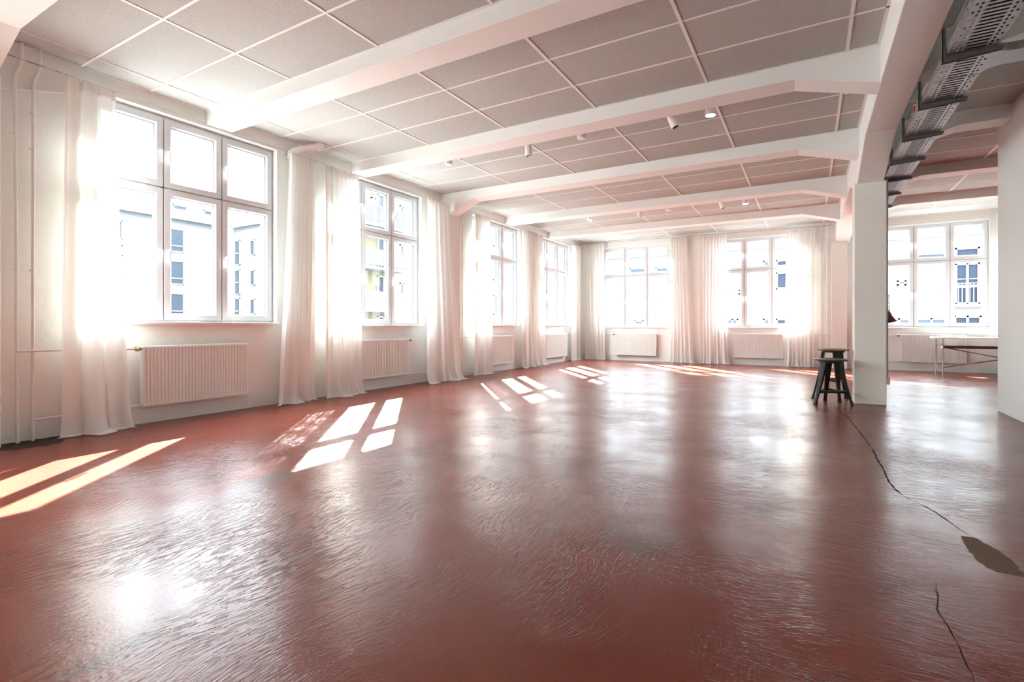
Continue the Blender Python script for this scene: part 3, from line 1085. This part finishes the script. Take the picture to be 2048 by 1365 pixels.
# ------------------------------------------------------------------ stools
def stool(label, feet, c, zs, rad, zring, seat_m, seat_label):
    t = thing('stool', label, 'stool', (c[0], c[1], 0), 'dark metal stools by the column')
    cx, cy = c
    mb = MB()
    mb.lathe([(rad * 0.80, -0.030), (rad * 0.95, -0.026), (rad, -0.012), (rad * 0.985, -0.003), (rad * 0.93, 0.0), (rad * 0.6, -0.004), (0.0005, -0.006)], (0, 0, zs), 40)
    mb.build('seat', seat_m, t, smooth=True)['label'] = seat_label
    mb = MB()
    mb.lathe([(rad * 0.66, -0.056), (rad * 0.70, -0.05), (rad * 0.70, -0.0305), (rad * 0.66, -0.0305)], (0, 0, zs), 32)
    mb.build('seat_frame', M['stool'], t, smooth=True)
    legs = []
    for (fx, fy) in feet:
        d = Vector((fx - cx, fy - cy, 0))
        n = d.normalized()
        tan = Vector((-n.y, n.x, 0))
        top = n * (rad * 0.60)
        bot = d
        v, f = [], []
        K = 10
        for k in range(K + 1):
            q = k / K
            p = top.lerp(bot, q) + Vector((0, 0, (zs - 0.03) * (1 - q)))
            p += n * (-0.014 * math.sin(math.pi * q))
            wd = 0.029 * (1 - q) ** 1.15 + 0.0165
            th = 0.012 + 0.010 * (1 - q)
            if k == K:
                wd, th = 0.024, 0.020
                p.z = 0.0
            # folded channel: flat back, two lips
            pts = [tan * -wd + n * -th, tan * -wd + n * th * 0.6, tan * (-wd * 0.55) + n * th, tan * (wd * 0.55) + n * th, tan * wd + n * th * 0.6, tan * wd + n * -th]
            v += [p + a for a in pts]
        m = 6
        for k in range(K):
            for i in range(m):
                f.append((k * m + i, k * m + (i + 1) % m, (k + 1) * m + (i + 1) % m, (k + 1) * m + i))
        f.append(tuple(range(m)))
        f.append(tuple(range(K * m, K * m + m)))
        mb = MB()
        mb.add(v, f)
        mb.build('leg', M['stool'], t, smooth=True)
        q = 1 - zring / (zs - 0.03)
        legs.append(top.lerp(bot, q) + Vector((0, 0, zring)) + n * (-0.014 * math.sin(math.pi * q)))
    for i in range(3):
        a, b = legs[i], legs[(i + 1) % 3]
        d = (b - a).normalized()
        nrm = Vector((-d.y, d.x, 0))
        mid = (a + b) / 2
        if nrm.dot(mid) < 0:
            nrm = -nrm
        mb = MB()
        up = Vector((0, 0, 1))
        v, f = [], []
        for k in range(9):
            q = k / 8
            p = a.lerp(b, q)
            hh = 0.013 + 0.012 * abs(2 * q - 1) ** 3
            v += [p + up * hh - nrm * 0.010, p + up * hh + nrm * 0.010, p - up * hh + nrm * 0.010, p - up * hh - nrm * 0.010]
        for k in range(8):
            for j in range(4):
                f.append((k * 4 + j, k * 4 + (j + 1) % 4, (k + 1) * 4 + (j + 1) % 4, (k + 1) * 4 + j))
        f += [(0, 1, 2, 3), (32, 33, 34, 35)]
        mb.add(v, f)
        mb.build('stretcher', M['stool'], t)
    return t


stool('shorter dark metal stool with a dark seat, in front beside the column', [(0.063, 8.034), (0.495, 8.19), (0.19, 8.56)], (0.25, 8.235), 0.615, 0.205, 0.171, M['stoolseat'], 'worn dark seat')
stool('taller dark metal stool with a pale wooden seat, behind the shorter one', [(0.04, 8.742), (0.363, 8.45), (0.47, 8.90)], (0.295, 8.70), 0.737, 0.205, 0.284, M['wood'], 'pale worn wooden seat')


# ------------------------------------------------------------------ things on and beside the column
t = thing('wall_lamp', 'dark red lamp on a folding arm at the right side of the column', 'lamp', (0.89, 8.60, 1.30))
mb = MB()
mb.box(0.0, 0.012, -0.03, 0.03, -0.04, 0.22)
mb.build('wall_plate', M['grey'], t)
mb = MB()
zz = [(0.02 + (0.035 if i % 2 else 0.0), 0.19 - 0.036 * i) for i in range(7)]
mb.tube([(x, 0.012, z) for x, z in zz], 0.006, 6)
mb.tube([(0.075 - x, -0.012, z) for x, z in zz], 0.006, 6)
mb.build('scissor_arm', M['grey'], t)
mb = MB()
ax = Vector((0.30, 0.1, -1)).normalized()
c0 = Vector((0.028, 0.0, -0.055))
mb.lathe([(0.012, -0.012), (0.030, -0.008), (0.034, 0.0), (0.042, 0.045), (0.060, 0.095), (0.072, 0.118), (0.082, 0.122), (0.083, 0.132), (0.072, 0.134), (0.058, 0.100), (0.038, 0.045), (0.02, 0.004)],
         c0, 30, Vector((0.22, 0.15, -1)))
mb.build('lamp_shade', M['red'], t, smooth=True)['label'] = 'dark red enamel shade'
mb = MB()
mb.tube([(0.055, 0.012, -0.026), (0.03, 0.0, -0.04), c0], 0.009, 8)
mb.build('lamp_holder', M['white'], t)

t = thing('socket_box', 'small white box low on the right side of the column', 'socket', (0.89, 8.60, 0.318))
mb = MB()
mb.box(0.0, 0.052, -0.042, 0.042, -0.052, 0.052)
mb.build('casing', M['white'], t, bevel=0.006)
mb = MB()
mb.lathe([(0.026, 0.0), (0.028, 0.004), (0.022, 0.004)], (0.052, 0, 0.0), 20, Vector((1, 0, 0)))
mb.build('outlet', M['white'], t)
cd = MB()
cd.tube([(0.903, 8.5, 0.37), (0.903, 8.5, 3.05)], 0.012, 8)
tag(cd.build('cable_conduit', M['grey'], None), 'thin grey conduit running up the right side of the column', 'conduit')

# ------------------------------------------------------------------ white table with chrome frame
TX0, TX1, TY0, TY1, TZ = 2.36, 4.55, 13.98, 14.82, 0.812
t = thing('table', 'white table with a chrome tube frame standing by the end wall radiator', 'table', (2.46, 14.05, 0))
O = Vector((2.46, 14.05, 0))
mb = MB()
mb.box(TX0, TX1, TY0, TY1, TZ - 0.028, TZ)
shift(mb, O).build('tabletop', M['tabletop'], t, bevel=0.004)
for x in (2.46, 4.45):
    for y in (14.05, 14.74):
        mb = MB()
        mb.tube([(x, y, 0), (x, y, TZ - 0.028)], 0.013, 12)
        shift(mb, O).build('leg', M['chrome'], t, smooth=True)
    for z in (0.155, 0.655):
        mb = MB()
        mb.tube([(x, 14.05, z), (x, 14.74, z)], 0.011, 10)
        shift(mb, O).build('crossbar', M['chrome'], t, smooth=True)
for z0, z1, yy in ((0.165, 0.60, 14.06), (0.60, 0.165, 14.10)):
    mb = MB()
    mb.tube([(2.46, yy, z0), (4.45, yy, z1)], 0.011, 10)
    shift(mb, O).build('cross_brace', M['chrome'], t, smooth=True)
mb = MB()
mb.box(2.49, 4.42, 14.07, 14.42, 0.575, 0.612)
n = 78
for i in range(n):
    x = 2.49 + (4.42 - 2.49) * (i + 0.2) / n
    mb.box(x, x + 0.014, 14.07, 14.42, 0.612, 0.626)
shift(mb, O).build('shelf', M['brown'], t)['label'] = 'brown ribbed shelf'


# ------------------------------------------------------------------ cable tray under the ceiling
def tray_mesh(x0, x1, y0, y1, z, pitch=0.10):
    xs = [x0, x0 + 0.018, x0 + 0.032, x0 + 0.046, x0 + 0.060, x0 + 0.078, x1 - 0.078, x1 - 0.060, x1 - 0.046, x1 - 0.032, x1 - 0.018, x1]
    mb = MB()
    n = int(round((y1 - y0) / pitch))
    pit = (y1 - y0) / n
    ysl = []
    for i in range(n):
        a = y0 + i * pit
        ysl += [(a, a + pit * 0.18, 0), (a + pit * 0.18, a + pit * 0.44, 1), (a + pit * 0.44, a + pit * 0.68, 0), (a + pit * 0.68, a + pit * 0.94, 2), (a + pit * 0.94, a + pit, 0)]
    for a, b, k in ysl:
        for j in range(len(xs) - 1):
            hole = (k == 1 and j in (1, 3, 5, 7, 9)) or (k == 2 and j in (3, 5, 7))
            if hole:
                continue
            mb.add([(xs[j], a, z), (xs[j + 1], a, z), (xs[j + 1], b, z), (xs[j], b, z)], [(0, 1, 2, 3)])
    hgt = 0.06
    for x in (x0, x1):
        for a, b, k in ysl:
            mb.add([(x, a, z), (x, b, z), (x, b, z + 0.02), (x, a, z + 0.02)], [(0, 1, 2, 3)])
            if k != 1:
                mb.add([(x, a, z + 0.02), (x, b, z + 0.02), (x, b, z + 0.035), (x, a, z + 0.035)], [(0, 1, 2, 3)])
            mb.add([(x, a, z + 0.035), (x, b, z + 0.035), (x, b, z + hgt), (x, a, z + hgt)], [(0, 1, 2, 3)])
    return mb


TZ0 = 3.10
t = thing('cable_tray', 'galvanised perforated cable tray hung along the right side of the girder', 'cable tray', (1.03, 5.45, TZ0))
O = Vector((1.03, 5.45, TZ0))
for (a, b) in ((-2.0, 5.44), (5.455, 12.5)):
    shift(tray_mesh(0.89, 1.18, a, b, TZ0), O).build('tray_section', M['zinc'], t, solid=0.002)
# side branch with its rounded corner plate
mb = MB()
ya, yb2, xb = 5.10, 5.34, 1.18
arc = []
for k in range(7):
    a = math.pi / 2 * k / 6
    arc.append((xb + 0.12 * (1 - math.cos(a)), ya - 0.12 + 0.12 * math.sin(a)))
outl = arc + [(2.03, ya), (2.03, yb2)] + [(xb + 0.12 * (1 - math.sin(math.pi / 2 * k / 6)), yb2 + 0.12 - 0.12 * math.cos(math.pi / 2 * k / 6)) for k in range(7)]
mb.prism(outl, 'z', TZ0 - 0.001, TZ0 + 0.001)
for edge in (arc + [(2.03, ya)], [(2.03, yb2)] + [(xb + 0.12 * (1 - math.sin(math.pi / 2 * k / 6)), yb2 + 0.12 - 0.12 * math.cos(math.pi / 2 * k / 6)) for k in range(7)]):
    for i in range(len(edge) - 1):
        p, q = edge[i], edge[i + 1]
        mb.add([(*p, TZ0), (*q, TZ0), (*q, TZ0 + 0.06), (*p, TZ0 + 0.06)], [(0, 1, 2, 3)])
shift(mb, O).build('branch_section', M['zinc'], t)

names = ['first', 'second', 'third', 'fourth', 'fifth', 'sixth', 'seventh']
for i, y in enumerate((4.97, 5.94, 6.88, 7.82, 8.75, 9.70, 10.7)):
    b = thing('tray_bracket', 'dark steel bracket under the cable tray, %s in view counted from the camera' % names[i], 'bracket', (0.8615, y, TZ0), 'steel brackets carrying the cable tray')
    mb = MB()
    zt = min(0.36, H - TZ0 - 0.02)
    mb.box(0.0, 0.006, -0.022, 0.022, -0.05, 0.20)
    mb.box(0.0, 0.022, -0.022, -0.018, -0.05, 0.20)
    mb.box(0.0, 0.022, 0.018, 0.022, -0.05, 0.20)
    mb.build('wall_plate', M['steel'], b)
    mb = MB()
    mb.prism([(0.0, -0.055), (0.0, -0.006), (0.345, -0.006), (0.345, -0.030)], 'y', -0.020, -0.016)
    mb.prism([(0.0, -0.055), (0.0, -0.006), (0.345, -0.006), (0.345, -0.030)], 'y', 0.016, 0.020)
    mb.box(0.0, 0.345, -0.020, 0.020, -0.008, -0.004)
    mb.build('arm', M['steel'], b)
    for yy, zz in ((-0.0, 0.12), (0.0, 0.0)):
        mb = MB()
        mb.lathe([(0.010, 0), (0.010, 0.006), (0.004, 0.008)], (0.006, yy, zz), 6, Vector((1, 0, 0)))
        mb.build('bolt', M['zinc'], b)

mb = MB()
mb.box(0.895, 0.98, 2.2, 4.46, TZ0 + 0.015, TZ0 + 0.095)
tag(mb.build('cable_duct', M['black'], bevel=0.004), 'black cable duct lying in the tray at the upper right corner', 'cable duct')
mb = MB()
mb.box(0.898, 0.965, 6.55, 6.95, TZ0 + 0.012, TZ0 + 0.10)
tag(mb.build('power_supply', M['black'], bevel=0.006), 'black box lying in the cable tray beside the girder', 'power supply')
mb = MB()
mb.tube([(0.93, 6.55, TZ0 + 0.08), (0.90, 6.42, TZ0 + 0.11), (0.885, 6.30, TZ0 + 0.13), (0.92, 6.15, TZ0 + 0.08), (0.95, 5.9, TZ0 + 0.015), (0.955, 5.5, TZ0 + 0.012)], 0.008, 8)
tag(mb.build('cable', M['orange'], smooth=True), 'orange cable looping out of the black box on the tray', 'cable')
mb = MB()
for i in range(9):
    x = 0.995 + 0.0205 * i
    w_ = 0.004 * math.sin(i * 2.1)
    mb.tube([(x + w_, -1.9, TZ0 + 0.0135), (x, 3.0, TZ0 + 0.0135), (x + w_ * 0.5, 7.0, TZ0 + 0.0135), (x, 12.4, TZ0 + 0.0135)], 0.010, 8)
tag(mb.build('cable_bundle', M['black'], smooth=True), 'flat bundle of black cables lying in the perforated tray', 'cable bundle')


# ------------------------------------------------------------------ outside
gmb = MB()
gmb.box(-90, 60, -60, 90, -7.4, -7.0)
struct(gmb.build('ground', M['street']))


def sub(side, parent, O, name, m, mk, a0, a1, z0, z1, d0, d1, par=None):
    mb = MB()
    if side == 'X':
        mb.box(d0, d1, a0, a1, z0, z1)
    else:
        mb.box(a0, a1, d0, d1, z0, z1)
    return shift(mb, O).build(name, m, par or parent)


def ext_window(side, parent, O, plane, a0, a1, z0, z1, nx=2, split=None, sgn=1, pm=None):
    """frame standing proud of the facade, glass just behind it"""
    mb = MB()
    fw_ = 0.09

    def bx(s0, s1, b0, b1, d0, d1):
        lo, hi = sorted((plane + sgn * d0, plane + sgn * d1))
        if side == 'X':
            mb.box(lo, hi, s0, s1, b0, b1)
        else:
            mb.box(s0, s1, lo, hi, b0, b1)
    bx(a0, a1, z0, z0 + fw_, 0, 0.08)
    bx(a0, a1, z1 - fw_, z1, 0, 0.08)
    for k in range(nx + 1):
        c = a0 + fw_ / 2 + (a1 - a0 - fw_) * k / nx
        bx(c - fw_ / 2, c + fw_ / 2, z0, z1, 0, 0.08)
    if split:
        bx(a0, a1, split - fw_ / 2, split + fw_ / 2, 0, 0.08)
    w_ = shift(mb, O).build('window', M['frameout'], parent)
    mb = MB()
    bx(a0 + 0.04, a1 - 0.04, z0 + 0.04, z1 - 0.04, 0.0, 0.03)
    shift(mb, O).build('pane', pm or M['pane_out'], w_)
    return w_


# pale blue house across the courtyard, seen through the nearest window
XA = -48.0
O = Vector((XA, 26, -7))
hA = thing('building', 'pale blue house with four-pane windows seen through the window nearest the camera', 'building', O)
sub('X', hA, O, 'facade', M['facade'], None, 4, 28.6, -7, 10.6, XA - 9, XA)
mb = MB()
mb.prism([(XA + 0.5, 10.3), (XA + 0.5, 10.75), (XA - 1.4, 12.4), (XA - 9, 12.4), (XA - 9, 10.3)], 'y', 4, 28.6)
shift(mb, O).build('roof', M['slate'], hA)
for (y0, y1) in ((22.3, 24.5), (17.6, 19.8), (12.9, 15.1)):
    for (z0, z1) in ((7.45, 9.5), (4.6, 6.7), (1.75, 3.85), (-1.1, 1.0), (-4.0, -1.9)):
        ext_window('X', hA, O, XA, y0, y1 + 0.15, z0, z1, 2, z0 + 0.55)
for (y0, y1) in ((22.3, 23.4), (23.8, 25.0), (26.4, 27.2), (18.2, 19.2)):
    d_ = sub('X', hA, O, 'dormer', M['facade'], None, y0 - 0.15, y1 + 0.15, 10.75, 11.75, XA - 2.2, XA - 0.15)
    ext_window('X', hA, O, XA - 0.15, y0, y1, 10.85, 11.65, 1)
# its wing facing us
YBW = 29.1
O = Vector((-46, YBW, -7))
hB = thing('building', 'pale blue corner wing with narrow stair windows right of the four-pane house', 'building', O)
sub('Y', hB, O, 'facade', M['facade'], None, XA + 0.02, -36.0, -7, 10.5, YBW, YBW + 12)
mb = MB()
mb.prism([(YBW - 0.4, 10.3), (YBW - 0.4, 10.7), (YBW + 2.2, 13.2), (YBW + 12, 13.2), (YBW + 12, 10.3)], 'x', XA + 0.02, -36.0)
shift(mb, O).build('roof', M['slate'], hB)
for zc in (8.0, 5.2, 2.5, -0.3, -3.1):
    ext_window('Y', hB, O, YBW, -47.65, -46.75, zc - 1.25, zc + 1.15, 1, zc - 0.1, sgn=-1)
    ext_window('Y', hB, O, YBW, -45.2, -44.45, zc - 0.45, zc + 1.0, 1, sgn=-1)
    ext_window('Y', hB, O, YBW, -42.6, -41.4, zc - 0.45, zc + 1.0, 2, sgn=-1)
mb = MB()
for k in range(22):
    mb.tube([(-47.5 + k * 0.28, YBW + 1.2, 12.2), (-47.5 + k * 0.28, YBW + 1.2, 14.0)], 0.03, 5)
mb.box(-47.5, -41.5, YBW + 1.17, YBW + 1.23, 13.95, 14.03)
shift(mb, O).build('roof_railing', M['frameout'], hB)

# yellow house with balconies, seen through the second and third windows
XY = -22.0
O = Vector((XY, 23, -7))
hY = thing('building', 'yellow house with balconies seen through the second window', 'building', O)
sub('X', hY, O, 'facade', M['yellow'], None, 19.5, 24.4, -7, 12.5, XY - 5, XY)
sub('X', hY, O, 'side_facade', M['facade2'], None, 24.4, 27.6, -7, 12.5, XY - 5, XY - 0.02)
for zf in (6.75, 4.33, 1.95, -0.45, -2.85):
    b_ = sub('X', hY, O, 'balcony', M['railwhite'], None, 19.7, 23.3, zf - 0.14, zf, XY - 0.05, XY + 1.1)
    mb = MB()
    if zf == 4.33:
        mb.box(XY + 1.06, XY + 1.09, 19.7, 23.3, zf + 0.10, zf + 0.98)
        for k in range(17):
            y = 19.7 + 3.6 * k / 16
            mb.box(XY + 1.05, XY + 1.12, y - 0.02, y + 0.02, zf, zf + 1.0)
    else:
        for k in range(34):
            y = 19.7 + 3.6 * k / 33
            mb.box(XY + 1.04, XY + 1.09, y - 0.035, y + 0.035, zf + 0.0, zf + 0.95)
        mb.box(XY + 1.03, XY + 1.1, 19.7, 23.3, zf + 0.93, zf + 1.0)
    rl = shift(mb, O).build('railing', M['railout'] if zf > 4 else M['railwhite'], hY)
    rl.parent = b_
    ext_window('X', hY, O, XY, 22.05, 22.6, zf + 0.05, zf + 2.05, 1)
    ext_window('X', hY, O, XY, 20.5, 21.0, zf + 0.05, zf + 2.05, 1)
    ext_window('X', hY, O, XY, 23.95, 24.3, zf + 0.6, zf + 1.75, 1)
ext_window('X', hY, O, XY, 21.54, 21.9, 8.0, 8.5, 2)
# second yellow wing further on, seen through the third and fourth windows
O = Vector((-24, 38, -7))
hZ = thing('building', 'yellow house wing further along, seen through the third and fourth windows', 'building', O)
sub('X', hZ, O, 'facade', M['yellow'], None, 32.0, 46.5, -7, 12.5, -34, -24)
sub('X', hZ, O, 'side_facade', M['facade2'], None, 46.5, 58.0, -7, 12.5, -34, -24.02)
for y0 in (33.0, 38.0, 41.0, 54.5):
    for zf in (8.0, 5.0, 2.0, -1.0):
        ext_window('X', hZ, O, -24, y0, y0 + 1.1, zf, zf + 1.7, 2)

# white house beyond the end wall
YK = 32.0
O = Vector((0, YK, -7))
hK = thing('building', 'white rendered house seen through the three end wall windows', 'building', O)
sub('Y', hK, O, 'facade', M['facade2'], None, -12.6, 14, -7, 5.9, YK, YK + 10)
sub('Y', hK, O, 'cornice', M['frameout'], None, -12.6, 14, 5.35, 5.5, YK - 0.18, YK)
sub('Y', hK, O, 'string_course', M['frameout'], None, -12.6, 14, 2.86, 2.98, YK - 0.06, YK)
for (x0, x1, z0, z1, nx) in ((6.09, 6.89, 4.36, 4.72, 1), (6.09, 6.89, 2.1, 3.98, 2), (6.05, 6.95, -0.6, 1.47, 2), (4.6, 5.7, -0.6, 1.37, 2), (3.9, 4.28, -0.6, 1.37, 1),
                             (4.62, 5.66, 4.32, 4.55, 1), (-1.56, -1.1, 3.1, 3.94, 1), (-2.2, -1.98, 4.34, 4.64, 1), (-1.56, -1.1, 4.34, 4.63, 1), (-4.1, -3.6, -0.6, 1.38, 2),
                             (-2.2, -1.97, -0.6, 1.38, 1), (-1.56, -1.1, -0.6, 1.38, 1), (-9.85, -8.6, 4.3, 4.64, 1), (-9.53, -9.07, -0.6, 1.33, 1), (3.85, 4.12, 3.1, 3.26, 1),
                             (-4.15, -3.5, 2.87, 3.05, 1), (-7.0, -6.5, 4.3, 4.62, 1), (-8.2, -7.4, 4.3, 4.6, 1)):
    ext_window('Y', hK, O, YK, x0 - 0.06, x1 + 0.06, z0 - 0.05, z1 + 0.05, nx, sgn=-1, pm=M['pane_dark'] if x0 > 6 or -1.6 < x0 < -1.5 else None)
b_ = sub('Y', hK, O, 'balcony', M['railwhite'], None, 5.9, 7.1, 1.92, 2.06, YK - 0.5, YK)
mb = MB()
for k in range(9):
    x = 5.95 + 1.1 * k / 8
    mb.box(x - 0.015, x + 0.015, YK - 0.48, YK - 0.45, 2.06, 3.05)
for z in (3.02, 3.22):
    mb.box(5.9, 7.1, YK - 0.49, YK - 0.44, z, z + 0.04)
shift(mb, O).build('railing', M['railwhite'], b_)
mb = MB()
for k in range(40):
    x = 5.0 + 0.15 * k
    mb.box(x - 0.02, x + 0.02, YK + 0.3, YK + 0.34, 5.9, 6.9)
mb.box(5, 11, YK + 0.29, YK + 0.35, 6.85, 6.92)
shift(mb, O).build('roof_railing', M['railwhite'], hK)
